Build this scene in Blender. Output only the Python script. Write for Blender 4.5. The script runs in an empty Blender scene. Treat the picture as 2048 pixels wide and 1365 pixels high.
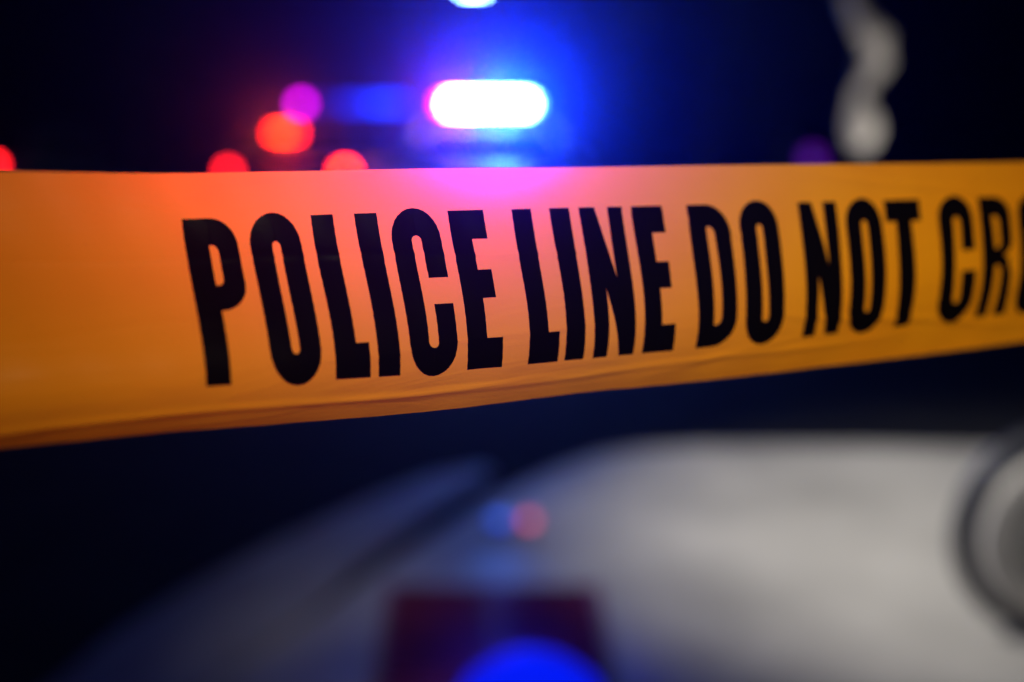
import bpy, bmesh, math, random
from mathutils import Vector, Matrix
random.seed(7)
R = math.radians

# ------------------------------------------------------------------ camera
FPX = 35 / 36 * 2048          # focal length in pixels of the 2048 px wide frame
CAMZ = 1.35
PITCH = math.atan((682.5 - 265) / FPX)
S = bpy.context.scene
COL = S.collection
cam_d = bpy.data.cameras.new('camera')
cam = bpy.data.objects.new('camera', cam_d); COL.objects.link(cam)
cam.location = (0, 0, CAMZ); cam.rotation_euler = (math.pi / 2 - PITCH, 0, 0)
cam_d.lens = 35; cam_d.sensor_width = 36; cam_d.clip_start = 0.02; cam_d.clip_end = 600
cam_d.dof.use_dof = True; cam_d.dof.focus_distance = 0.290; cam_d.dof.aperture_fstop = 2.95
S.camera = cam
S.view_settings.view_transform = 'Standard'; S.view_settings.look = 'None'
S.view_settings.exposure = 0; S.view_settings.gamma = 1

# ------------------------------------------------------------------ world: night
W = bpy.data.worlds.new('World'); S.world = W; W.use_nodes = True
nt = W.node_tree; bg = nt.nodes['Background']
sky = nt.nodes.new('ShaderNodeTexSky'); sky.sky_type = 'NISHITA'; sky.sun_disc = False
sky.sun_elevation = R(-4); sky.sun_rotation = R(160); sky.altitude = 50
nt.links.new(sky.outputs[0], bg.inputs[0]); bg.inputs[1].default_value = 0.001

# ------------------------------------------------------------------ unseen lamps and an added fill light
def lamp(name, kind, loc, power, color, target=None, **kw):
    d = bpy.data.lights.new(name, kind); d.energy = power; d.color = color
    for k, v in kw.items(): setattr(d, k, v)
    o = bpy.data.objects.new(name, d); COL.objects.link(o); o.location = loc
    if target is not None:
        o.rotation_euler = (Vector(target) - Vector(loc)).to_track_quat('-Z', 'Y').to_euler()
    return o

# warm street lamp behind the camera: lights the face of the tape
lamp('street_lamp_light', 'SPOT', (0.55, -1.9, 2.75), 235, (1.0, 0.93, 0.6), target=(0.075, 0.33, 1.275),
     spot_size=R(13), spot_blend=1.0, shadow_soft_size=0.12)
# unseen white lamp high on the left, placed so the wheel's shadow hides
lamp('unseen_pavement_light', 'SPOT', (-2.6, 1.9, 4.4), 1850, (1.0, 0.96, 0.90), target=(1.75, 3.3, 0),
     spot_size=R(29), spot_blend=1.0, shadow_soft_size=0.15)
# low fill light added to brighten the hanging flag, no fixture there
lamp('flag_fill_light', 'SPOT', (3.0, 5.9, 0.2), 130, (1.0, 0.95, 0.88), target=(2.66, 7.4, 1.25),
     spot_size=R(52), spot_blend=0.8, shadow_soft_size=0.1)

# ------------------------------------------------------------------ helpers
def at(px, py, Y):
    """point on the vertical plane Y seen at photo pixel px, py"""
    dx = (px - 1024) / FPX; dz = (682.5 - py) / FPX
    c, s = math.cos(PITCH), math.sin(PITCH)
    d = Vector((dx, c + dz * s, -s + dz * c))
    return Vector((0, 0, CAMZ)) + d * (Y / d.y)
def ground(px, py, z=0.0):
    dx = (px - 1024) / FPX; dz = (682.5 - py) / FPX
    c, s = math.cos(PITCH), math.sin(PITCH)
    d = Vector((dx, c + dz * s, -s + dz * c))
    return Vector((0, 0, CAMZ)) + d * ((z - CAMZ) / d.z)

def mat(name, color, rough=0.6, metal=0.0, noise=0.0, nscale=8.0, bump=0.0, bscale=60.0, emit=None, estr=0.0, coat=0.0, spec=0.5):
    m = bpy.data.materials.new(name); m.use_nodes = True
    n = m.node_tree.nodes; l = m.node_tree.links; p = n['Principled BSDF']
    p.inputs['Base Color'].default_value = (*color, 1); p.inputs['Roughness'].default_value = rough
    p.inputs['Metallic'].default_value = metal; p.inputs['Coat Weight'].default_value = coat
    p.inputs['Specular IOR Level'].default_value = spec
    tc = n.new('ShaderNodeTexCoord')
    if noise:
        t = n.new('ShaderNodeTexNoise'); t.inputs['Scale'].default_value = nscale; t.inputs['Detail'].default_value = 6
        r = n.new('ShaderNodeValToRGB')
        r.color_ramp.elements[0].position = 0.3; r.color_ramp.elements[1].position = 0.7
        r.color_ramp.elements[0].color = (*[c * (1 - noise) for c in color], 1)
        r.color_ramp.elements[1].color = (*[min(1, c * (1 + noise)) for c in color], 1)
        l.new(tc.outputs['Object'], t.inputs['Vector']); l.new(t.outputs['Fac'], r.inputs[0]); l.new(r.outputs[0], p.inputs['Base Color'])
    if bump:
        t = n.new('ShaderNodeTexNoise'); t.inputs['Scale'].default_value = bscale; t.inputs['Detail'].default_value = 5
        b = n.new('ShaderNodeBump'); b.inputs['Strength'].default_value = bump; b.inputs['Distance'].default_value = 0.01
        l.new(tc.outputs['Object'], t.inputs['Vector']); l.new(t.outputs['Fac'], b.inputs['Height']); l.new(b.outputs[0], p.inputs['Normal'])
    if emit:
        p.inputs['Emission Color'].default_value = (*emit, 1); p.inputs['Emission Strength'].default_value = estr
    return m

def link(name, bm, m, parent=None, smooth=False, bev=0.0):
    me = bpy.data.meshes.new(name); bm.to_mesh(me); bm.free()
    o = bpy.data.objects.new(name, me); COL.objects.link(o)
    if m: me.materials.append(m)
    if smooth:
        for f in me.polygons: f.use_smooth = True
    if parent: o.parent = parent
    if bev:
        b = o.modifiers.new('bevel', 'BEVEL'); b.width = bev; b.segments = 3; b.limit_method = 'ANGLE'
    return o
def tag(o, label=None, cat=None, group=None, kind=None):
    if label: o['label'] = label
    if cat: o['category'] = cat
    if group: o['group'] = group
    if kind: o['kind'] = kind
    return o
def empty(name, loc, rz=0):
    o = bpy.data.objects.new(name, None); COL.objects.link(o); o.location = loc; o.rotation_euler = (0, 0, rz)
    o.empty_display_size = 0.1
    return o
def box(bm, c, s, rot=None):
    M = Matrix.Translation(c)
    if rot is not None: M = M @ rot
    bmesh.ops.create_cube(bm, size=1, matrix=M @ Matrix.Diagonal((*s, 1)))
def tube(bm, pts, r, seg=12, caps=True):
    pts = [Vector(p) for p in pts]; rs = r if isinstance(r, (list, tuple)) else [r] * len(pts)
    rings = []; up = None
    for i, p in enumerate(pts):
        t = (pts[min(i + 1, len(pts) - 1)] - pts[max(i - 1, 0)]).normalized()
        if up is None: up = t.orthogonal().normalized()
        up = (up - t * up.dot(t)).normalized(); q = t.cross(up)
        rings.append([bm.verts.new(p + (up * math.cos(a) + q * math.sin(a)) * rs[i]) for a in [2 * math.pi * k / seg for k in range(seg)]])
    for a, b in zip(rings, rings[1:]):
        for k in range(seg): bm.faces.new((a[k], a[(k + 1) % seg], b[(k + 1) % seg], b[k]))
    if caps:
        bm.faces.new(rings[0][::-1]); bm.faces.new(rings[-1])
def lathe_x(bm, prof, c, seg=40, axis='X', closed=True):
    """prof: (axial, radius) list, closed ring profile, spun round the axis"""
    rings = []
    for k in range(seg):
        a = 2 * math.pi * k / seg; row = []
        for ax, r in prof:
            if axis == 'X': p = Vector((ax, r * math.cos(a), r * math.sin(a)))
            elif axis == 'Y': p = Vector((r * math.cos(a), ax, r * math.sin(a)))
            else: p = Vector((r * math.cos(a), r * math.sin(a), ax))
            row.append(bm.verts.new(p + Vector(c)))
        rings.append(row)
    n = len(prof); m = n if closed else n - 1
    for k in range(seg):
        a, b = rings[k], rings[(k + 1) % seg]
        for i in range(m): bm.faces.new((a[i], a[(i + 1) % n], b[(i + 1) % n], b[i]))
    bmesh.ops.remove_doubles(bm, verts=bm.verts, dist=1e-6)
    bmesh.ops.recalc_face_normals(bm, faces=bm.faces)
def loft(bm, secs, cap=True):
    rings = [[bm.verts.new(p) for p in s] for s in secs]; n = len(secs[0])
    for a, b in zip(rings, rings[1:]):
        for k in range(n): bm.faces.new((a[k], a[(k + 1) % n], b[(k + 1) % n], b[k]))
    if cap: bm.faces.new(rings[0][::-1]); bm.faces.new(rings[-1])
    bmesh.ops.recalc_face_normals(bm, faces=bm.faces)

# ------------------------------------------------------------------ materials
M_ASPH = mat('asphalt', (0.012, 0.012, 0.013), 0.95, spec=0.08, noise=0.35, nscale=3, bump=0.6, bscale=90)
M_CONC = mat('concrete', (0.40, 0.385, 0.355), 0.62, noise=0.36, nscale=1.4, bump=0.35, bscale=45)
M_CONC2 = mat('kerb_concrete', (0.32, 0.31, 0.31), 0.65, noise=0.2, nscale=3, bump=0.4, bscale=45)
M_RED = mat('red_flare_patch', (0.20, 0.03, 0.09), 0.32, noise=0.2, nscale=9, bump=0.5, bscale=14)  # dark red colour imitates a lens flare patch
M_PAINT_W = mat('white_car_paint', (0.55, 0.55, 0.56), 0.3, coat=0.6, noise=0.03, nscale=2)
M_PAINT_K = mat('black_car_paint', (0.008, 0.008, 0.010), 0.3, coat=0.6, noise=0.2, nscale=2)
M_PAINT_D = mat('dark_grey_car_paint', (0.02, 0.021, 0.025), 0.3, coat=0.6, noise=0.15, nscale=2)
M_GLASS = mat('car_glass', (0.004, 0.004, 0.005), 0.08, noise=0.1, nscale=2)
M_RUB = mat('rubber', (0.014, 0.015, 0.022), 0.55, noise=0.3, nscale=20)
M_CHR = mat('polished_metal', (0.72, 0.71, 0.69), 0.28, metal=1.0, noise=0.06, nscale=12)
M_SILV = mat('silver_rim_paint', (0.62, 0.60, 0.57), 0.45, metal=0.15, noise=0.08, nscale=12)
M_STEEL = mat('dark_steel', (0.05, 0.05, 0.055), 0.5, metal=0.6, noise=0.2, nscale=6)
M_PLATE = mat('plate_white', (0.3, 0.3, 0.3), 0.5, noise=0.08, nscale=20)
M_LENSOFF = mat('tail_lens_unlit', (0.12, 0.005, 0.005), 0.25, noise=0.1, nscale=30)
M_CLOTH = mat('pale_cloth', (0.60, 0.56, 0.51), 0.85, noise=0.45, nscale=5, bump=0.4, bscale=30)
M_BARK = mat('bark', (0.06, 0.05, 0.045), 0.9, noise=0.4, nscale=9, bump=0.8, bscale=25)
M_LEAF = mat('leaf', (0.05, 0.085, 0.05), 0.6, noise=0.45, nscale=3)
M_BRAKE = mat('lit_brake_lens', (0.3, 0.01, 0.005), 0.3, noise=0.05, emit=(1.0, 0.008, 0.0), estr=55)
M_BRAKE_HOT = mat('lit_brake_bulb', (0.3, 0.02, 0.005), 0.3, noise=0.05, emit=(1.0, 0.10, 0.0), estr=42)
M_TAIL = mat('lit_tail_lens', (0.3, 0.01, 0.01), 0.3, noise=0.05, emit=(1.0, 0.01, 0.015), estr=18)
M_BLUE_HOT = mat('lit_blue_lens', (0.02, 0.05, 0.3), 0.2, noise=0.05, emit=(0.2, 0.5, 1.0), estr=160)
M_RED_HOT = mat('lit_red_lens', (0.3, 0.02, 0.02), 0.2, noise=0.05, emit=(1.0, 0.35, 0.25), estr=130)
M_BLUE_DIM = mat('dim_blue_lens', (0.01, 0.02, 0.25), 0.3, noise=0.05, emit=(0.0, 0.02, 1.0), estr=2.6)
M_BLUE_MID = mat('blue_lens', (0.01, 0.02, 0.25), 0.3, noise=0.05, emit=(0.0, 0.03, 1.0), estr=5)
M_BLUE_DIMMER = mat('faint_blue_lens', (0.01, 0.02, 0.25), 0.3, noise=0.05, emit=(0.0, 0.01, 1.0), estr=0.5)
M_RED_EDGE = mat('red_lens_end', (0.3, 0.01, 0.02), 0.2, noise=0.05, emit=(1.0, 0.0, 0.10), estr=14)
M_BLUE_EDGE = mat('blue_lens_end', (0.01, 0.05, 0.3), 0.2, noise=0.05, emit=(0.1, 0.45, 1.0), estr=14)
M_MAGENTA = mat('magenta_lens', (0.2, 0.01, 0.2), 0.3, noise=0.05, emit=(0.55, 0.0, 0.62), estr=14)
M_PURPLE = mat('purple_lens', (0.05, 0.01, 0.2), 0.3, noise=0.05, emit=(0.12, 0.0, 0.35), estr=0.9)
M_SLAMP = mat('street_lamp_lens', (0.5, 0.6, 0.7), 0.3, noise=0.05, emit=(0.35, 0.75, 1.0), estr=60)

# ------------------------------------------------------------------ setting: ground
def sheet(name, pts, z, m, thick=0.0, n=None):
    bm = bmesh.new()
    vs = [bm.verts.new((p[0], p[1], z)) for p in pts]
    f = bm.faces.new(vs)
    if f.normal.z < 0: f.normal_flip()
    if thick:
        r = bmesh.ops.extrude_face_region(bm, geom=[f])
        for v in [g for g in r['geom'] if isinstance(g, bmesh.types.BMVert)]: v.co.z -= thick
        bmesh.ops.recalc_face_normals(bm, faces=bm.faces)
    return link(name, bm, m)
tag(sheet('road', [(-150, -60), (150, -60), (150, 260), (-150, 260)], 0, M_ASPH), kind='structure')
ZP = 0.03
def smooth_poly(px, z, rep=3):
    P = [ground(x, y, z) for x, y in px]
    return P
pad = [(4000, 900), (2600, 900), (2048, 898), (1700, 892), (1400, 892), (1280, 897), (1190, 912), (1110, 940), (1000, 990), (880, 1062), (760, 1140), (640, 1222), (430, 1370)]
P = [ground(x, y, ZP) for x, y in pad]
last, prev = P[-1], P[-3]
dirv = (last - prev).normalized()
P.append(last + dirv * 3.0); P.append(Vector((6, P[-1].y, ZP)))
tag(sheet('pavement', P, ZP, M_CONC, thick=0.05), kind='structure')
ks = [(965, 934), (870, 950), (735, 1000), (560, 1080), (385, 1170), (240, 1260), (105, 1370)]
ke = [(400, 1370), (610, 1222), (705, 1136), (790, 1072), (885, 1005), (985, 945)]
K = [ground(x, y, ZP) for x, y in ks]; E_ = [ground(x, y, ZP) for x, y in ke]
K += [K[-1] + (K[-1] - K[-3]).normalized() * 3.0, E_[0] + (E_[0] - E_[2]).normalized() * 3.0]
tag(sheet('kerb', K + E_, ZP, M_CONC2, thick=0.05), kind='structure')

# ribbed red slab added on the pavement to imitate a lens flare patch
cv = empty('flare_patch_slab', ground(985, 1290, ZP))
o0 = cv.location.copy()
q = [ground(x, y, ZP + 0.004) - o0 for x, y in [(775, 1175), (1195, 1175), (1245, 1440), (735, 1440)]]
bm = bmesh.new()
vs = [bm.verts.new(p) for p in q]; f = bm.faces.new(vs)
r = bmesh.ops.extrude_face_region(bm, geom=[f])
for v in [g for g in r['geom'] if isinstance(g, bmesh.types.BMVert)]: v.co.z += 0.008
bmesh.ops.recalc_face_normals(bm, faces=bm.faces)
link('plate', bm, M_RED, cv)
bm = bmesh.new()
NR = 15
for i in range(NR):
    t = (i + 0.5) / NR
    a = q[0].lerp(q[3], t); b = q[1].lerp(q[2], t)
    up = Vector((0, 0, 0.010))
    tube(bm, [a + (b - a) * 0.04 + up, b + (a - b) * 0.04 + up], 0.006, 6)
link('rib', bm, M_RED, cv, smooth=True)
tag(cv, 'dark red ribbed slab added on the grey pavement to imitate a lens flare patch', 'lens flare slab')

# ------------------------------------------------------------------ barrier tape
TW = 0.076
TP = [-0.00089, 0.29434, 1.30451, 0.47987, -0.02497, 0.0, 0.04631]
UK = [-.32, -.16, -.095, -.013, .025, .085, .135, .215, .35]
VK = [0, .2, .35, .5, .65, .8, 1]
TB = [[0.216, 0.485, 0.915, 0.983, 0.786, 0.044, -1.113], [0.216, 0.485, 0.915, 0.983, 0.786, 0.044, -1.113],
      [0.216, 0.485, 0.915, 0.983, 0.786, 0.044, -1.113], [0.43, 0.366, 0.515, 0.492, 0.228, -0.147, -0.694],
      [0.457, 0.372, 0.406, 0.396, 0.199, -0.252, -0.753], [0.285, 0.326, 0.326, 0.251, 0.103, -0.186, -0.555],
      [0.214, 0.297, 0.27, 0.212, 0.05, -0.232, -0.415], [0.256, 0.298, 0.245, 0.149, -0.049, -0.226, -0.156],
      [0.256, 0.298, 0.245, 0.149, -0.049, -0.226, -0.156]]
def interp(x, X, Y):
    if x <= X[0]: return Y[0]
    for i in range(1, len(X)):
        if x <= X[i]:
            t = (x - X[i - 1]) / (X[i] - X[i - 1]); return Y[i - 1] + (Y[i] - Y[i - 1]) * t
    return Y[-1]
def sm(x, X, Y, h):   # interpolation softened over a window
    return sum(interp(x + h * k, X, Y) for k in (-1, -.5, 0, .5, 1)) / 5
NV = 40
_cache = {}
def _cross(u):
    k = round(u, 6)
    if k in _cache: return _cache[k]
    cc = [0.0]; ss = [0.0]
    cols = [sm(u, UK, [TB[r][j] for r in range(9)], 0.012) for j in range(7)]
    for i in range(NV):
        tb = sm((i + .5) / NV, VK, cols, 0.05)
        c = 1 / math.sqrt(1 + tb * tb)
        cc.append(cc[-1] + c / NV * TW); ss.append(ss[-1] + tb * c / NV * TW)
    _cache[k] = (cc, ss); return cc, ss
x0, y0, z0, az, el, _, curv = TP
TT = Vector((math.cos(el) * math.cos(az), math.cos(el) * math.sin(az), math.sin(el)))
TD = (Vector((0, 0, -1)) + TT * TT.z).normalized()
TN = TT.cross(TD)
if TN.y > 0: TN = -TN
VS = [i / NV for i in range(NV + 1)]
CREASES = [(-.20, .93, .0, .885, .0009), (-.02, .905, .16, .86, .0006), (-.15, .30, .02, .36, .0005), (.02, .10, .10, .34, .00035), (.11, .70, .24, .88, .0006),
           (-.06, .74, .03, .66, .0003), (.13, .05, .26, .22, .0005), (-.14, .62, -.07, .55, .0003), (.05, .93, .12, .80, .0004), (.01, .02, .015, .22, .0003)]
def crease(u, v):
    s = 0.0
    for u0, v0, u1, v1, h in CREASES:
        t = (u - u0) / (u1 - u0)
        if -.15 < t < 1.15:
            d = abs(v - (v0 + (v1 - v0) * t) - .008 * math.sin(t * 9)) / .035
            e = max(0, min(1, min(t + .15, 1.15 - t) / .3))
            if d < 1: s += h * (1 - d) * (1 - d) * e
    return s
def wave(u, v):
    return crease(u, v) + 0.00022 * math.sin(u * 160 + v * 5) * math.sin(v * 7 + u * 31) + 0.00012 * math.sin(u * 410 - v * 12)
def tape(u, v, off=0.0):
    cc, ss = _cross(u)
    a = interp(v, VS, cc) - cc[NV // 2]; b = interp(v, VS, ss) - ss[NV // 2]
    return Vector((x0, y0, z0 + curv * u * u)) + TT * u + TN * (b + wave(u, v) + off) + TD * a

def tape_material():
    m = bpy.data.materials.new('yellow_tape'); m.use_nodes = True
    n = m.node_tree.nodes; l = m.node_tree.links
    for x in list(n): n.remove(x)
    out = n.new('ShaderNodeOutputMaterial'); tc = n.new('ShaderNodeTexCoord')
    no = n.new('ShaderNodeTexNoise'); no.inputs['Scale'].default_value = 900; no.inputs['Detail'].default_value = 4
    l.new(tc.outputs['Object'], no.inputs['Vector'])
    bp = n.new('ShaderNodeBump'); bp.inputs['Strength'].default_value = 0.12; bp.inputs['Distance'].default_value = 0.0006
    l.new(no.outputs['Fac'], bp.inputs['Height'])
    n2 = n.new('ShaderNodeTexNoise'); n2.inputs['Scale'].default_value = 14; n2.inputs['Detail'].default_value = 3
    l.new(tc.outputs['Object'], n2.inputs['Vector'])
    rp = n.new('ShaderNodeValToRGB'); rp.color_ramp.elements[0].position = .3; rp.color_ramp.elements[1].position = .7
    rp.color_ramp.elements[0].color = (0.85, 0.28, 0.0, 1); rp.color_ramp.elements[1].color = (0.91, 0.34, 0.0, 1)
    l.new(n2.outputs['Fac'], rp.inputs[0])
    d = n.new('ShaderNodeBsdfDiffuse'); l.new(rp.outputs[0], d.inputs['Color']); l.new(bp.outputs[0], d.inputs['Normal'])
    g = n.new('ShaderNodeBsdfGlossy'); g.inputs['Roughness'].default_value = 0.38; l.new(bp.outputs[0], g.inputs['Normal'])
    t = n.new('ShaderNodeBsdfRefraction'); t.inputs['Color'].default_value = (0.7, 0.0, 0.05, 1)
    t.inputs['Roughness'].default_value = 0.7; t.inputs['IOR'].default_value = 1.13
    cx = n.new('ShaderNodeCombineXYZ'); cx.inputs[0].default_value = -.05; cx.inputs[1].default_value = -1.0; cx.inputs[2].default_value = .1; l.new(cx.outputs[0], t.inputs['Normal'])
    w2 = n.new('ShaderNodeBsdfRefraction'); w2.inputs['Color'].default_value = (1.0, 0.02, 0.009, 1)
    w2.inputs['Roughness'].default_value = 0.8; w2.inputs['IOR'].default_value = 1.28; l.new(cx.outputs[0], w2.inputs['Normal'])
    mp = n.new('ShaderNodeMapping'); mp.inputs['Scale'].default_value = (25, 25, 150); l.new(tc.outputs['Object'], mp.inputs[0])
    n3 = n.new('ShaderNodeTexNoise'); n3.inputs['Scale'].default_value = 1.0; n3.inputs['Detail'].default_value = 5; n3.inputs['Distortion'].default_value = 1.5; l.new(mp.outputs[0], n3.inputs['Vector'])
    b2 = n.new('ShaderNodeBump'); b2.inputs['Strength'].default_value = 0.35; b2.inputs['Distance'].default_value = 0.0012
    l.new(n3.outputs['Fac'], b2.inputs['Height']); l.new(b2.outputs[0], bp.inputs['Normal'])
    tr = n.new('ShaderNodeBsdfTranslucent'); tr.inputs['Color'].default_value = (1.0, 0.06, 0.003, 1)
    m1 = n.new('ShaderNodeMixShader'); m0 = n.new('ShaderNodeMixShader'); m0.inputs[0].default_value = 0.11; l.new(d.outputs[0], m0.inputs[1]); l.new(w2.outputs[0], m0.inputs[2])
    m1.inputs[0].default_value = 0.055; l.new(m0.outputs[0], m1.inputs[1]); l.new(t.outputs[0], m1.inputs[2])
    m3 = n.new('ShaderNodeMixShader'); m3.inputs[0].default_value = 0.05; l.new(m1.outputs[0], m3.inputs[1]); l.new(tr.outputs[0], m3.inputs[2])
    m2 = n.new('ShaderNodeMixShader'); m2.inputs[0].default_value = 0.004; l.new(m3.outputs[0], m2.inputs[1]); l.new(g.outputs[0], m2.inputs[2])
    l.new(m2.outputs[0], out.inputs[0]); return m
def ink_material():
    m = bpy.data.materials.new('black_ink'); m.use_nodes = True
    n = m.node_tree.nodes; l = m.node_tree.links
    for x in list(n): n.remove(x)
    out = n.new('ShaderNodeOutputMaterial'); tc = n.new('ShaderNodeTexCoord')
    no = n.new('ShaderNodeTexNoise'); no.inputs['Scale'].default_value = 700
    l.new(tc.outputs['Object'], no.inputs['Vector'])
    bp = n.new('ShaderNodeBump'); bp.inputs['Strength'].default_value = 0.1; bp.inputs['Distance'].default_value = 0.0005
    l.new(no.outputs['Fac'], bp.inputs['Height'])
    d = n.new('ShaderNodeBsdfDiffuse'); d.inputs['Color'].default_value = (0.003, 0.002, 0.003, 1)
    g = n.new('ShaderNodeBsdfGlossy'); g.inputs['Roughness'].default_value = 0.3; g.inputs['Color'].default_value = (.5, .5, .5, 1); l.new(bp.outputs[0], g.inputs['Normal'])
    t = n.new('ShaderNodeBsdfRefraction'); t.inputs['Color'].default_value = (0.05, 0.0, 0.6, 1)
    t.inputs['Roughness'].default_value = 0.7; t.inputs['IOR'].default_value = 1.12
    cx = n.new('ShaderNodeCombineXYZ'); cx.inputs[0].default_value = -.05; cx.inputs[1].default_value = -1.0; cx.inputs[2].default_value = .1; l.new(cx.outputs[0], t.inputs['Normal'])
    m1 = n.new('ShaderNodeMixShader'); m1.inputs[0].default_value = 0.13; l.new(d.outputs[0], m1.inputs[1]); l.new(t.outputs[0], m1.inputs[2])
    m2 = n.new('ShaderNodeMixShader'); m2.inputs[0].default_value = 0.009; l.new(m1.outputs[0], m2.inputs[1]); l.new(g.outputs[0], m2.inputs[2])
    l.new(m2.outputs[0], out.inputs[0]); return m
M_TAPE = tape_material(); M_INK = ink_material()

# glyphs: outlines in x 0..w, y 0 (top)..1 (bottom); w is in the same unit for both stroke directions of the letter
def arc(cx, cy, rx, ry, a0, a1, n=14):
    return [(cx + rx * math.cos(R(a0 + (a1 - a0) * k / n)), cy + ry * math.sin(R(a0 + (a1 - a0) * k / n))) for k in range(n + 1)]
def capsule(xl, xr, yt, yb, ry):
    cx = (xl + xr) / 2; rx = (xr - xl) / 2
    return arc(cx, yt + ry, rx, ry, 180, 360) + arc(cx, yb - ry, rx, ry, 0, 180)
def glyph(c):
    if c == 'I': return [[(0, 0), (1, 0), (1, 1), (0, 1)]]
    if c == 'L': return [[(0, 0), (.62, 0), (.62, .80), (1, .80), (1, 1), (0, 1)]]
    if c == 'E': return [[(0, 0), (.97, 0), (.97, .185), (.55, .185), (.55, .385), (.93, .385), (.93, .565), (.55, .565), (.55, .81), (1, .81), (1, 1), (0, 1)]]
    if c == 'T': return [[(0, 0), (1, 0), (1, .17), (.73, .17), (.73, 1), (.27, 1), (.27, .17), (0, .17)]]
    if c == 'N': return [[(0, 0), (.36, 0), (.655, .48), (.655, 0), (1, 0), (1, 1), (.64, 1), (.35, .545), (.35, 1), (0, 1)]]
    if c == 'O': return [capsule(0, 1, -.022, 1.022, .20), capsule(.42, .58, .15, .85, .035)]
    if c == 'D':
        return [[(0, 0), (.45, 0)] + arc(.45, .20, .55, .20, 270, 360) + arc(.45, .80, .55, .20, 0, 90) + [(.45, 1), (0, 1)],
                [(.41, .155)] + arc(.46, .215, .15, .06, 270, 360) + arc(.46, .785, .15, .06, 0, 90) + [(.41, .845)]]
    if c == 'P':
        return [[(0, 0), (.50, 0)] + arc(.50, .17, .50, .17, 270, 360) + arc(.50, .415, .50, .165, 0, 90) + [(.46, .58), (.46, 1), (0, 1)],
                [(.45, .16)] + arc(.50, .205, .11, .045, 270, 360) + arc(.50, .375, .11, .045, 0, 90) + [(.45, .42)]]
    if c == 'R':
        return [[(0, 0), (.48, 0)] + arc(.48, .15, .50, .15, 270, 360) + arc(.48, .37, .50, .13, 0, 60) + [(.88, .525)] +
                arc(.62, .66, .36, .10, 320, 360, 6) + [(1, 1), (.61, 1), (.61, .64)] + arc(.50, .62, .11, .05, 0, -90, 6) + [(.40, .57), (.40, 1), (0, 1)],
                [(.40, .155)] + arc(.47, .205, .13, .05, 270, 360) + arc(.47, .375, .13, .05, 0, 90) + [(.40, .425)]]
    if c == 'C':
        return [[(1, .425)] + [(x, y) for x, y in arc(.5, .178, .5, .20, 360, 180)] + arc(.5, .822, .5, .20, 180, 0) +
                [(1, .59), (.60, .59)] + arc(.5, .815, .10, .035, 0, 180) + arc(.5, .185, .10, .035, 180, 360) + [(.60, .425)]]
    if c == 'S':
        return [[(1, .36)] + arc(.5, .178, .5, .20, 360, 180) + [(0, .30)] + arc(.45, .33, .45, .17, 180, 125, 5) + [(.5, .60)] +
                arc(.45, .74, .16, .10, 300, 360, 5) + arc(.5, .83, .11, .03, 0, 180) + [(.39, .64), (0, .64)] + arc(.5, .822, .5, .20, 180, 0) +
                [(1, .70)] + arc(.55, .66, .45, .18, 0, -55, 5) + [(.5, .42)] + arc(.55, .27, .16, .10, 120, 180, 5) + arc(.5, .17, .11, .03, 180, 360) + [(.61, .36)]]
def vt(u): return interp(u, [-.09, -.056, -.015, .02, .1, .2], [.166, .169, .1745, .1755, .178, .182])
def vb(u): return interp(u, [-.09, -.06, -.02, .02, .06, .1, .15, .2], [.8035, .808, .811, .812, .813, .814, .815, .816])
WORDS = [('POLICE', [('P', -.0909, -.0772), ('O', -.0740, -.0601), ('L', -.0564, -.0463), ('I', -.0439, -.0374), ('C', -.0341, -.0190), ('E', -.0156, -.0040)]),
         ('LINE', [('L', .0051, .0157), ('I', .0183, .0250), ('N', .0287, .0441), ('E', .0480, .0599)]),
         ('DO', [('D', .0698, .0860), ('O', .0906, .1070)]),
         ('NOT', [('N', .1179, .1348), ('O', .1395, .1565), ('T', .1596, .1772)]),
         ('CROSS', [('C', .1875, .2058), ('R', .2111, .2282), ('O', .2338, .2512), ('S', .2550, .2725), ('S', .2765, .2940)])]
def build_word(letters, parent, first=''):
    bm = bmesh.new()
    for ch, ua, ub in letters:
        ua -= interp(ua, [0, .06, .2], [0, .00025, .0005]); ub += interp(ua, [0, .06, .2], [0, .00025, .0006])
        b = bmesh.new()
        for loop in glyph(ch):
            pts = []
            for p in loop:
                if not pts or (abs(p[0] - pts[-1][0]) + abs(p[1] - pts[-1][1])) > 1e-4: pts.append(p)
            if abs(pts[0][0] - pts[-1][0]) + abs(pts[0][1] - pts[-1][1]) < 1e-4: pts.pop()
            vs = [b.verts.new((x, y, 0)) for x, y in pts]
            for i in range(len(vs)): b.edges.new((vs[i], vs[(i + 1) % len(vs)]))
        bmesh.ops.triangle_fill(b, edges=b.edges[:], use_beauty=True, use_dissolve=False)
        for k in range(1, 60):
            g = b.verts[:] + b.edges[:] + b.faces[:]
            bmesh.ops.bisect_plane(b, geom=g, plane_co=(0, -0.02 + k * 0.018, 0), plane_no=(0, 1, 0))
        for k in range(1, 8):
            g = b.verts[:] + b.edges[:] + b.faces[:]
            bmesh.ops.bisect_plane(b, geom=g, plane_co=(k / 8, 0, 0), plane_no=(1, 0, 0))
        mp = {}
        for v in b.verts:
            u = ua + (ub - ua) * v.co.x; t0, t1 = vt(ua), vb(ua)
            # printed edges are slightly ragged
            jag = 0.00003 * math.sin(v.co.y * 97 + ua * 900) + 0.000015 * math.sin(v.co.y * 231)
            mp[v] = bm.verts.new(tape(u + jag, t0 + (t1 - t0) * v.co.y, 0.00024))
        for f in b.faces:
            vs = [mp[v] for v in f.verts]
            nf = bm.faces.new(vs)
        b.free()
    for f in bm.faces:
        f.normal_update()
        if f.normal.y > 0: f.normal_flip()
    return link('lettering', bm, M_INK, parent, smooth=True)
root = empty('barrier_tape', (0, 0, 0))
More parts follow.
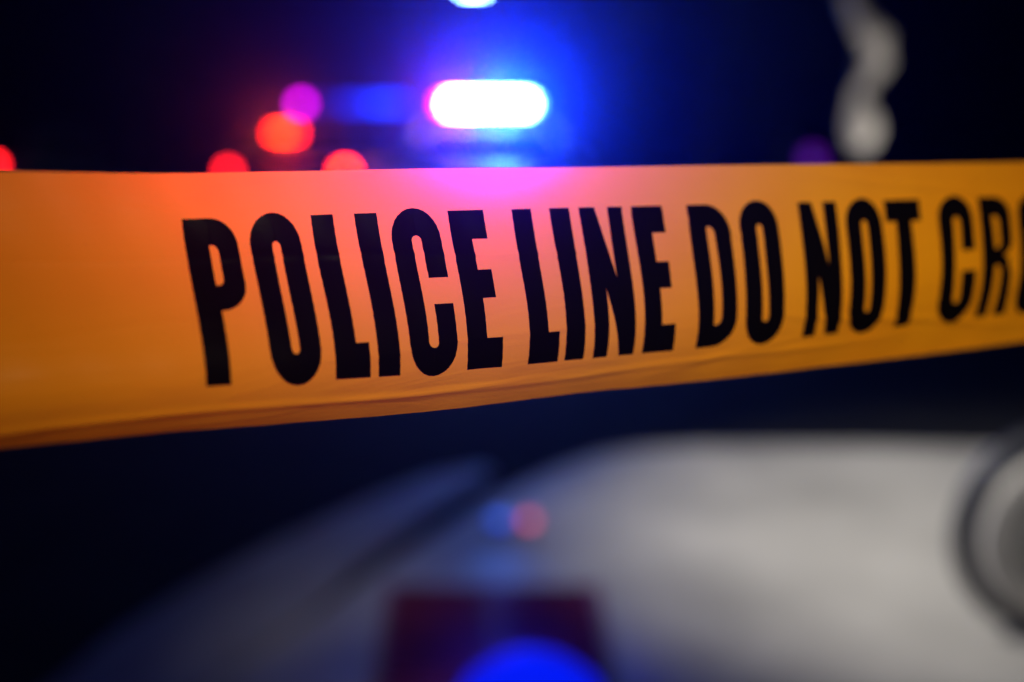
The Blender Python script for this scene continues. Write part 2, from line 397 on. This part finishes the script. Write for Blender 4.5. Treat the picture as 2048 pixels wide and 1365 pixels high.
tag(root, 'yellow plastic police line tape with black capital letters stretched across the street', 'barrier tape')
bm = bmesh.new()
us = [-1.1 + 0.02 * k for k in range(40)] + [-0.30 + 0.003 * k for k in range(200)] + [0.30 + 0.02 * k for k in range(61)]
us = sorted(set(round(u, 4) for u in us)); rows = []
NVV = 110
for u in us: rows.append([bm.verts.new(tape(u, k / NVV)) for k in range(NVV + 1)])
for a, b in zip(rows, rows[1:]):
    for k in range(NVV): bm.faces.new((a[k], a[k + 1], b[k + 1], b[k]))
for f in bm.faces:
    f.normal_update()
    if f.normal.y > 0: f.normal_flip()
link('strip', bm, M_TAPE, root, smooth=True)
for w, letters in WORDS:
    build_word(letters, root)['label'] = 'black printed word ' + w

# ------------------------------------------------------------------ vehicles
def wheel(parent, x, y, r=0.33, w=0.22, side=1):
    e = bpy.data.objects.new('wheel', None); COL.objects.link(e); e.parent = parent; e.location = (x, y, r)
    bm = bmesh.new()
    lathe_x(bm, [(-w / 2, r * .64), (-w / 2, r * .92), (-w / 2 + .02, r), (w / 2 - .02, r), (w / 2, r * .92), (w / 2, r * .64)], (0, 0, 0), 36)
    link('tyre', bm, M_RUB, e, smooth=True)
    bm = bmesh.new()
    lathe_x(bm, [(-w / 2 + .02, r * .63), (w / 2 - .02, r * .63), (w / 2 - .02, r * .56), (-w / 2 + .02, r * .56)], (0, 0, 0), 36)
    for k in range(5):
        a = 2 * math.pi * k / 5
        box(bm, (side * (w / 2 - .04), math.cos(a) * r * .32, math.sin(a) * r * .32), (.03, r * .56, .06), Matrix.Rotation(a, 4, 'X'))
    bmesh.ops.create_cone(bm, cap_ends=True, segments=16, radius1=.055, radius2=.05, depth=.06, matrix=Matrix.Translation((side * (w / 2 - .04), 0, 0)) @ Matrix.Rotation(math.pi / 2, 4, 'Y'))
    link('rim', bm, M_CHR, e)
def car(name, loc, rz, paint, roofp, lit=None, suv=0.0, lights=(1, 1, 1), roof_z=None):
    """a saloon seen from behind: local +Y is the front, tail at y=0"""
    c = empty(name, loc, rz)
    L = 4.7; hw = .90; zb = .24; belt = .96; top = (roof_z or 1.45)
    def sec(y, w, z0_, z1_, cr):
        pts = []
        for x, z in [(-w + .06, z0_), (-w, z0_ + .10), (-w - .0, (z0_ + z1_) / 2), (-w + .05, z1_ - cr), (-w + .16, z1_),
                     (w - .16, z1_), (w - .05, z1_ - cr), (w, (z0_ + z1_) / 2), (w, z0_ + .10), (w - .06, z0_)]:
            pts.append((x, y, z))
        return pts
    st = [(0.0, .80, .34, .88, .10), (.06, .86, .26, .98, .08), (.35, .89, zb, 1.02, .06), (.95, hw, zb, 1.00, .06), (2.2, hw, zb, .96, .06),
          (3.3, hw, zb, .95, .06), (4.1, .88, zb, .86, .07), (4.55, .82, .26, .74, .09), (4.7, .72, .32, .62, .08)]
    bm = bmesh.new(); loft(bm, [sec(*s) for s in st]); b = link('body', bm, paint, c, smooth=False, bev=.02)
    # greenhouse
    bm = bmesh.new()
    def gs(z, yf, yr, w): return [(-w, yr, z), (w, yr, z), (w, yf, z), (-w, yf, z)]
    loft(bm, [gs(.96, 3.45, .55, .80), gs(1.25, 2.95, .90, .71), gs(top - .06, 2.60, 1.20, .60)])
    link('window', bm, M_GLASS, c, bev=.03)
    bm = bmesh.new()
    loft(bm, [gs(top - .07, 2.62, 1.16, .61), gs(top - .02, 2.55, 1.25, .58), gs(top, 2.35, 1.45, .48)]); link('roof', bm, roofp, c, bev=.02)
    for s in (-1, 1):
        bm = bmesh.new(); tube(bm, [(s * .80, .56, .97), (s * .71, .91, 1.25), (s * .60, 1.2, top - .06)], .035, 8); link('pillar', bm, roofp, c, smooth=True)
        bm = bmesh.new(); tube(bm, [(s * .80, 3.44, .97), (s * .71, 2.96, 1.25), (s * .60, 2.6, top - .06)], .03, 8); link('pillar', bm, roofp, c, smooth=True)
    for s in (-1, 1):
        wheel(c, s * (hw - .10), .95, side=s); wheel(c, s * (hw - .10), 3.75, side=s)
        bm = bmesh.new(); box(bm, (s * .98, 3.0, 1.02), (.16, .12, .12)); link('wing_mirror', bm, paint, c, bev=.03)
    bm = bmesh.new(); box(bm, (0, -.03, .42), (1.62, .14, .20)); link('bumper', bm, roofp, c, bev=.03)
    bm = bmesh.new(); box(bm, (0, -.012, .72), (.50, .02, .13)); link('number_plate', bm, M_PLATE, c, bev=.005)
    return c
def lens(parent, name, m, cx, y, z, w, h, d=.05):
    bm = bmesh.new(); box(bm, (cx, y, z), (w, d, h)); return link(name, bm, m, parent, bev=min(w, h) * .25)
def light_bar(parent, y, z, length, mods, h=.11):
    bar = empty('light_bar', (0, y, z)); bar.parent = parent
    bm = bmesh.new(); box(bm, (0, 0, -.035), (length, .28, .03)); 
    for s in (-1, 1): box(bm, (s * length * .38, 0, -.07), (.06, .2, .06))
    link('bar_base', bm, M_STEEL, bar, bev=.008)
    for x0_, x1_, m in mods:
        bm = bmesh.new(); box(bm, ((x0_ + x1_) / 2, 0, h / 2 - .02), (x1_ - x0_ - .008, .26, h)); link('lamp_module', bm, m, bar, bev=.02)
    bm = bmesh.new(); box(bm, (0, 0, h - .015), (length - .1, .2, .012)); link('bar_cap', bm, M_STEEL, bar, bev=.004)
    return bar

# police car with the blazing bar (right)
YB = 10.6
pB = at(980, 216, YB)
cB = car('police_car', (pB.x, YB - 1.9, 0), 0, M_PAINT_W, M_PAINT_K)
tag(cB, 'police car under the dazzling blue and white roof light bar behind the tape', 'police car', 'police cars with roof light bars')
zb_ = pB.z
M_BLUE_OFF = mat('unlit_blue_lens', (0.01, 0.02, 0.2), 0.15, noise=0.05)
light_bar(cB, 1.9, zb_, 1.25, [(-.625, -.52, M_LENSOFF), (-.52, -.43, M_RED_EDGE), (-.43, -.20, M_RED_HOT), (-.20, .41, M_BLUE_HOT), (.41, .47, M_BLUE_EDGE), (.47, .625, M_BLUE_OFF)])
for s in (-1, 1): lens(cB, 'tail_light', M_LENSOFF, s * .70, .0, .80, .24, .14)
lamp('police_blue_light', 'SPOT', (pB.x + .12, YB - .22, zb_ + .03), 46000, (0.0, 0.03, 1.0), target=(0.0, 0.0, 1.65), spot_size=R(21), spot_blend=1.0, shadow_soft_size=.06)
lamp('police_blue_spill', 'POINT', (pB.x + .12, YB - .22, zb_ + .03), 400, (0.03, 0.14, 1.0), shadow_soft_size=.06)
lamp('police_red_light', 'SPOT', (pB.x - .33, YB - .22, zb_ + .03), 1150, (1.0, 0.0, 0.06), target=(0.0, 0.0, 1.6), spot_size=R(16), spot_blend=1.0, shadow_soft_size=.06)

# second police car, bar almost dark
YA = 13.6
pA = at(702, 214, YA)
cA = car('police_car', (pA.x, YA - 1.9, 0), 0, M_PAINT_W, M_PAINT_K)
tag(cA, 'police car with a dim blue roof bar, magenta at its left end', 'police car', 'police cars with roof light bars')
HL = .66
light_bar(cA, 1.9, pA.z, 1.42, [(-.71, -.58, M_MAGENTA), (-.58, -.10, M_BLUE_DIMMER), (-.10, .25, M_BLUE_DIM), (.25, .71, M_BLUE_MID)])
for s in (-1, 1): lens(cA, 'tail_light', M_LENSOFF, s * .70, .0, .80, .24, .14)

# braking saloon between them and the tape
YC = 11.6
pC = at(574, 340, YC)
cC = car('parked_car', (pC.x, YC, 0), 0, M_PAINT_D, M_PAINT_D)
tag(cC, 'dark saloon with red brake lights glowing below the dim light bar', 'car', 'cars stopped beyond the tape')
zt = at(457, 344, YC).z
dx = at(690, 340, YC).x - pC.x; dl = at(457, 344, YC).x - pC.x
t1 = lens(cC, 'tail_light', M_TAIL, dl, -.01, zt, .10, .10); t1['label'] = 'plain red left tail light'
t2 = lens(cC, 'tail_light', M_BRAKE, dx, -.01, zt, .13, .10); t2['label'] = 'orange glowing right tail light'
bm = bmesh.new(); box(bm, (dx + .005, -.045, zt), (.05, .03, .05)); link('bulb', bm, M_BRAKE_HOT, t2, bev=.01)
pq = at(570, 265, YC + 1.05)
bm = bmesh.new(); box(bm, (pq.x - pC.x, 1.05, pq.z), (.30, .05, .04)); hb = link('high_brake_light', bm, M_BRAKE, c if False else cC, bev=.008)
bm = bmesh.new(); box(bm, (pq.x - pC.x - .02, 1.02, pq.z), (.035, .03, .045)); link('bulb', bm, M_BRAKE_HOT, hb, bev=.006)
lamp('brake_red_light', 'SPOT', (pq.x, YC + .95, pq.z + .02), 700, (1.0, 0.05, 0.0), target=(0, .3, 1.35), spot_size=R(14), spot_blend=1, shadow_soft_size=.1)

# car at the left edge
YD = 11.0
pD = at(-14, 332, YD)
cD = car('parked_car', (pD.x - .72, YD, 0), 0, M_PAINT_D, M_PAINT_D)
tag(cD, 'dark car cut by the left edge, one small red tail light showing', 'car', 'cars stopped beyond the tape')
lens(cD, 'tail_light', M_TAIL, .72, -.01, pD.z, .12, .10); lens(cD, 'tail_light', M_TAIL, -.72, -.01, pD.z, .12, .10)

# ------------------------------------------------------------------ motorcycle at the right edge
mc = empty('motorcycle', (1.445, 2.44, ZP))
tag(mc, 'parked motorcycle cut by the right edge, only its front wheel in view', 'motorcycle')
def mwheel(x):
    e = bpy.data.objects.new('wheel', None); COL.objects.link(e); e.parent = mc; e.location = (x, 0, .30)
    bm = bmesh.new(); prof = [(.038 * math.cos(a), .266 + .032 * math.sin(a)) for a in [2 * math.pi * k / 14 for k in range(14)]]
    lathe_x(bm, prof, (0, 0, 0), 56, axis='Y'); link('tyre', bm, M_RUB, e, smooth=True)
    bm = bmesh.new(); lathe_x(bm, [(-.036, .240), (-.045, .228), (-.048, .155), (-.03, .145), (.03, .145), (.048, .155), (.045, .228), (.036, .240)], (0, 0, 0), 56, axis='Y')
    link('rim', bm, M_SILV, e, smooth=True)
    bm = bmesh.new()
    for k in range(18):
        a = 2 * math.pi * k / 18; s = .03 if k % 2 else -.03
        tube(bm, [(math.cos(a) * .03, s, math.sin(a) * .03), (math.cos(a + .12) * .21, s * .3, math.sin(a + .12) * .21)], .003, 5)
    link('spokes', bm, M_STEEL, e)
    bm = bmesh.new(); lathe_x(bm, [(-.05, .02), (-.05, .135), (-.042, .135), (-.042, .02)], (0, 0, 0), 40, axis='Y'); link('brake_disc', bm, M_RUB, e, smooth=False)
    bm = bmesh.new(); lathe_x(bm, [(-.06, .012), (-.06, .035), (.06, .035), (.06, .012)], (0, 0, 0), 20, axis='Y'); link('hub', bm, M_STEEL, e, smooth=True)
mwheel(0); mwheel(1.42)
bm = bmesh.new()
for s in (-1, 1): tube(bm, [(0, s * .085, .30), (.36, s * .085, .98)], .022, 12)
link('fork', bm, M_STEEL, mc, smooth=True)
bm = bmesh.new(); tube(bm, [(.46, -.36, 1.04), (.38, -.26, 1.05), (.36, -.1, .99), (.36, .1, .99), (.38, .26, 1.05), (.46, .36, 1.04)], .013, 10); link('handlebar', bm, M_STEEL, mc, smooth=True)
bm = bmesh.new(); lathe_x(bm, [(0, .001), (-.03, .05), (.0, .085), (.10, .075), (.15, .04), (.16, .001)], (.22, 0, .88), 24, axis='X', closed=False); link('headlight', bm, M_STEEL, mc, smooth=True)
bm = bmesh.new()
tk = []
for x, hy, zc, hz in [(.42, .07, .86, .08), (.52, .13, .88, .12), (.68, .14, .87, .12), (.84, .09, .82, .08), (.90, .05, .80, .05)]:
    tk.append([(x, hy * math.cos(a), zc + hz * math.sin(a)) for a in [2 * math.pi * k / 16 for k in range(16)]])
loft(bm, tk); link('fuel_tank', bm, M_PAINT_K, mc, smooth=True)
bm = bmesh.new(); tk = []
for x, hy, zc, hz in [(.88, .08, .78, .04), (1.0, .14, .76, .06), (1.25, .13, .78, .06), (1.5, .11, .83, .05), (1.62, .06, .85, .03)]:
    tk.append([(x, hy * math.cos(a), zc + hz * math.sin(a)) for a in [2 * math.pi * k / 16 for k in range(16)]])
loft(bm, tk); link('seat', bm, M_RUB, mc, smooth=True)
bm = bmesh.new(); box(bm, (.72, 0, .45), (.42, .26, .30)); box(bm, (.66, 0, .65), (.18, .18, .16), Matrix.Rotation(.4, 4, 'Y')); link('engine', bm, M_STEEL, mc, bev=.03)
bm = bmesh.new(); tube(bm, [(.40, 0, .95), (.50, 0, .55), (.62, 0, .30), (1.0, 0, .30), (1.42, .09, .30)], .024, 10); tube(bm, [(.40, 0, .93), (.95, 0, .72), (1.5, 0, .78)], .022, 10); tube(bm, [(1.42, -.09, .30), (1.0, 0, .34)], .02, 10)
link('frame', bm, M_STEEL, mc, smooth=True)
bm = bmesh.new(); tube(bm, [(.60, -.12, .50), (.55, -.15, .32), (.8, -.16, .26), (1.2, -.17, .30), (1.7, -.18, .36)], [.02, .022, .03, .045, .045], 12); link('exhaust_pipe', bm, M_CHR, mc, smooth=True)
bm = bmesh.new(); tube(bm, [(.85, -.08, .28), (.80, -.30, .0)], .012, 8); link('kickstand', bm, M_STEEL, mc)

# ------------------------------------------------------------------ hanging flag on a dark pole
YF = 7.4
fp = at(1800, 320, YF)
fl = empty('flag_pole', (fp.x + 1.25, YF + .1, 0))
tag(fl, 'tall dark pole the pale limp cloth hangs from', 'pole')
bm = bmesh.new(); tube(bm, [(0, 0, 0), (0, 0, 3.3)], [.045, .03], 12); link('post', bm, M_STEEL, fl, smooth=True)
bm = bmesh.new(); tube(bm, [(0, 0, 2.75), (-.5, 0, 2.86), (-1.6, -.1, 2.92)], .018, 8); link('arm', bm, M_STEEL, fl, smooth=True)
bm = bmesh.new()
prof = [(-60, 1690, 22), (0, 1700, 22), (40, 1722, 40), (70, 1745, 50), (100, 1752, 34), (125, 1752, 46), (155, 1738, 34), (185, 1714, 18), (200, 1716, 24), (222, 1722, 40), (250, 1726, 50), (275, 1726, 46), (298, 1722, 28)]
secs = []
for i in range(len(prof) * 4 - 3):
    t = i / 4; a = prof[int(t)]; b = prof[min(int(t) + 1, len(prof) - 1)]; f_ = t - int(t)
    py, px, hwid = [a[k] + (b[k] - a[k]) * f_ for k in range(3)]
    c_ = at(px, py, YF); wid = hwid * .56 / FPX * YF
    ring = []
    for k in range(28):
        an = 2 * math.pi * k / 28
        rr = 1 + .22 * math.sin(an * 5 + t * 1.1) + .08 * math.sin(an * 11 - t)
        ring.append((c_.x + wid * rr * math.cos(an), YF + wid * .55 * rr * math.sin(an), c_.z))
    secs.append(ring)
loft(bm, secs)
tag(link('hanging_cloth', bm, M_CLOTH, None, smooth=True), 'pale grey limp cloth hanging knotted in the middle at upper right', 'cloth')

# purple lantern on a low post
pp = at(1625, 322, 8.2)
lb = empty('lantern_post', (pp.x, 8.2, 0))
tag(lb, 'low dark post with a faint purple lamp left of the pale cloth', 'post lamp')
bm = bmesh.new(); tube(bm, [(0, 0, 0), (0, 0, pp.z - .08)], .03, 10); link('post', bm, M_STEEL, lb, smooth=True)
bm = bmesh.new(); lathe_x(bm, [(-.08, .001), (-.08, .06), (.06, .07), (.09, .001)], (0, 0, pp.z), 16, axis='Z', closed=False); link('lamp_head', bm, M_PURPLE, lb, smooth=True)

# distant street lamp at the top edge
YS = 22
ps = at(945, -22, YS)
sl = empty('street_lamp', (ps.x - 1.3, YS, 0))
tag(sl, 'distant street lamp with pale blue light above the police cars', 'street lamp')
bm = bmesh.new(); tube(bm, [(0, 0, 0), (0, 0, ps.z - .3), (.1, 0, ps.z + .05), (.5, 0, ps.z + .2), (1.0, 0, ps.z + .16)], [.09, .06, .05, .04, .04], 12); link('post', bm, M_STEEL, sl, smooth=True)
bm = bmesh.new(); box(bm, (1.3, 0, ps.z + .12), (.62, .24, .10)); link('lamp_head', bm, M_STEEL, sl, bev=.03)
bm = bmesh.new(); box(bm, (1.32, 0, ps.z + .04), (.44, .18, .09)); link('lens', bm, M_SLAMP, sl, bev=.03)

# made-up glowing studs that imitate small lens flare spots
M_FLARE_B = mat('blue_flare_spot', (0.02, 0.05, 0.3), 0.3, noise=0.05, emit=(0.0, 0.10, 1.0), estr=1.0)
M_FLARE_R = mat('red_flare_spot', (0.3, 0.02, 0.02), 0.3, noise=0.05, emit=(1.0, 0.12, 0.16), estr=1.6)
for px, m, lab, w in [(1000, M_FLARE_B, 'small blue glow added on the grey pavement to imitate a lens flare spot', .06), (1058, M_FLARE_R, 'small red glow added on the grey pavement to imitate a lens flare spot', .036)]:
    g = ground(px, 1050, ZP); e = empty('flare_spot', g)
    tag(e, lab, 'lens flare stand-in', 'glowing spots added to imitate lens flare')
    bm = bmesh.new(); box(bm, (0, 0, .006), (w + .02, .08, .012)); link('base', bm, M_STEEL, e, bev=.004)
    bm = bmesh.new(); box(bm, (0, -.01, .02), (w, .05, .018)); link('lens', bm, m, e, bev=.005)  # glowing part of the added flare spot

# glowing dome added on the red slab to imitate a blue lens flare
M_FLARE_DOME = mat('blue_flare_dome', (0.005, 0.01, 0.25), 0.7, spec=0.1, noise=0.05, emit=(0.0, 0.01, 1.0), estr=0.9)
g = ground(1062, 1440, ZP + .03); e = empty('flare_dome', g)
tag(e, 'glowing blue dome added at the bottom edge to imitate lens flare', 'lens flare dome')
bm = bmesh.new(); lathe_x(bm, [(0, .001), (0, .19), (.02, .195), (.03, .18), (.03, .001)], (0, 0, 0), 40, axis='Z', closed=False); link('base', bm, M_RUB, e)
bm = bmesh.new(); lathe_x(bm, [(.03, .17), (.07, .155), (.11, .11), (.145, .05), (.155, .001)], (0, 0, 0), 40, axis='Z', closed=False); link('dome', bm, M_FLARE_DOME, e, smooth=True)

gs_ = ground(1000, 1085, ZP)
lamp('flare_pool_fill', 'SPOT', gs_ + Vector((0, 0, .14)), 1.0, (0.02, 0.16, 1.0), target=ground(1003, 1140, ZP), spot_size=R(85), spot_blend=1, shadow_soft_size=.02)  # added lamp without a fixture, throws a blue pool on the pavement
lamp('flare_dome_fill', 'POINT', g + Vector((-.05, .24, .16)), 2.2, (0.0, 0.01, 1.0), shadow_soft_size=.02)  # added lamp beside the dome, spreads blue over the red slab

# ------------------------------------------------------------------ trees far behind, caught by the blue light
def tree(x, y, h, cr, label, n=2600):
    e = empty('broadleaf_tree', (x, y, 0)); tag(e, label, 'tree', 'trees in the dark beyond the cars')
    bm = bmesh.new()
    tube(bm, [(0, 0, 0), (.05, 0, h * .25), (-.05, .05, h * .5), (.05, 0, h * .8)], [.20, .15, .11, .04], 12)
    for k in range(7):
        a = random.uniform(0, 6.28); z_ = h * random.uniform(.3, .6)
        tube(bm, [(0, 0, z_), (math.cos(a) * cr * .4, math.sin(a) * cr * .4, z_ + h * .12), (math.cos(a) * cr * .75, math.sin(a) * cr * .75, z_ + h * .2)], [.06, .04, .015], 7)
    link('trunk', bm, M_BARK, e, smooth=True)
    bm = bmesh.new()
    clumps = [(random.gauss(0, cr * .45), random.gauss(0, cr * .45), h * random.uniform(.38, .98), random.uniform(.35, .8)) for _ in range(22)]
    for k in range(n):
        c_ = random.choice(clumps); v = Vector((random.gauss(0, 1), random.gauss(0, 1), random.gauss(0, .7))) * c_[3] * .6 + Vector(c_[:3])
        s = random.uniform(.06, .13); rot = Matrix.Rotation(random.uniform(0, 6.28), 3, 'Z') @ Matrix.Rotation(random.uniform(-1.2, 1.2), 3, 'X')
        q_ = [bm.verts.new(v + rot @ Vector(p)) for p in [(-s * .45, 0, 0), (0, -s, .01), (s * .45, 0, 0), (0, s, .015)]]
        bm.faces.new(q_)
    link('crown', bm, M_LEAF, e)
for x, y, h, cr, lab in [(at(1180, 0, 17).x, 17, 4.6, 1.1, 'tree faintly blue just right of the blazing light bar'),
                         (at(1420, 0, 19).x, 19, 5.2, 1.4, 'tree faintly blue midway between light bar and pale cloth'),
                         (at(1580, 0, 16).x, 16, 4.0, 1.0, 'dim tree just left of the pale cloth'),
                         (at(250, 0, 24).x, 24, 6.0, 1.6, 'almost black tree at the upper left beyond the tape')]:
    tree(x, y, h, cr, lab)

# ------------------------------------------------------------------ haze: thin even volume added to give the lamps a bloom-like halo
bm = bmesh.new(); box(bm, (0, 100, 4.0), (304, 324, 10.0))
hz = link('bloom_haze', bm, None); hz['kind'] = 'stuff'
m = bpy.data.materials.new('bloom_haze_volume'); m.use_nodes = True
n = m.node_tree.nodes; l = m.node_tree.links
for x in list(n): n.remove(x)
out = n.new('ShaderNodeOutputMaterial'); v = n.new('ShaderNodeVolumePrincipled')
v.inputs['Color'].default_value = (.9, .92, 1, 1); v.inputs['Density'].default_value = 0.00058; v.inputs['Anisotropy'].default_value = 0.955
l.new(v.outputs[0], out.inputs['Volume']); hz.data.materials.append(m)
hz.display_type = 'WIRE'

S.cycles.use_denoising = True
S.cycles.max_bounces = 6; S.cycles.volume_bounces = 0
S.cycles.sample_clamp_indirect = 4
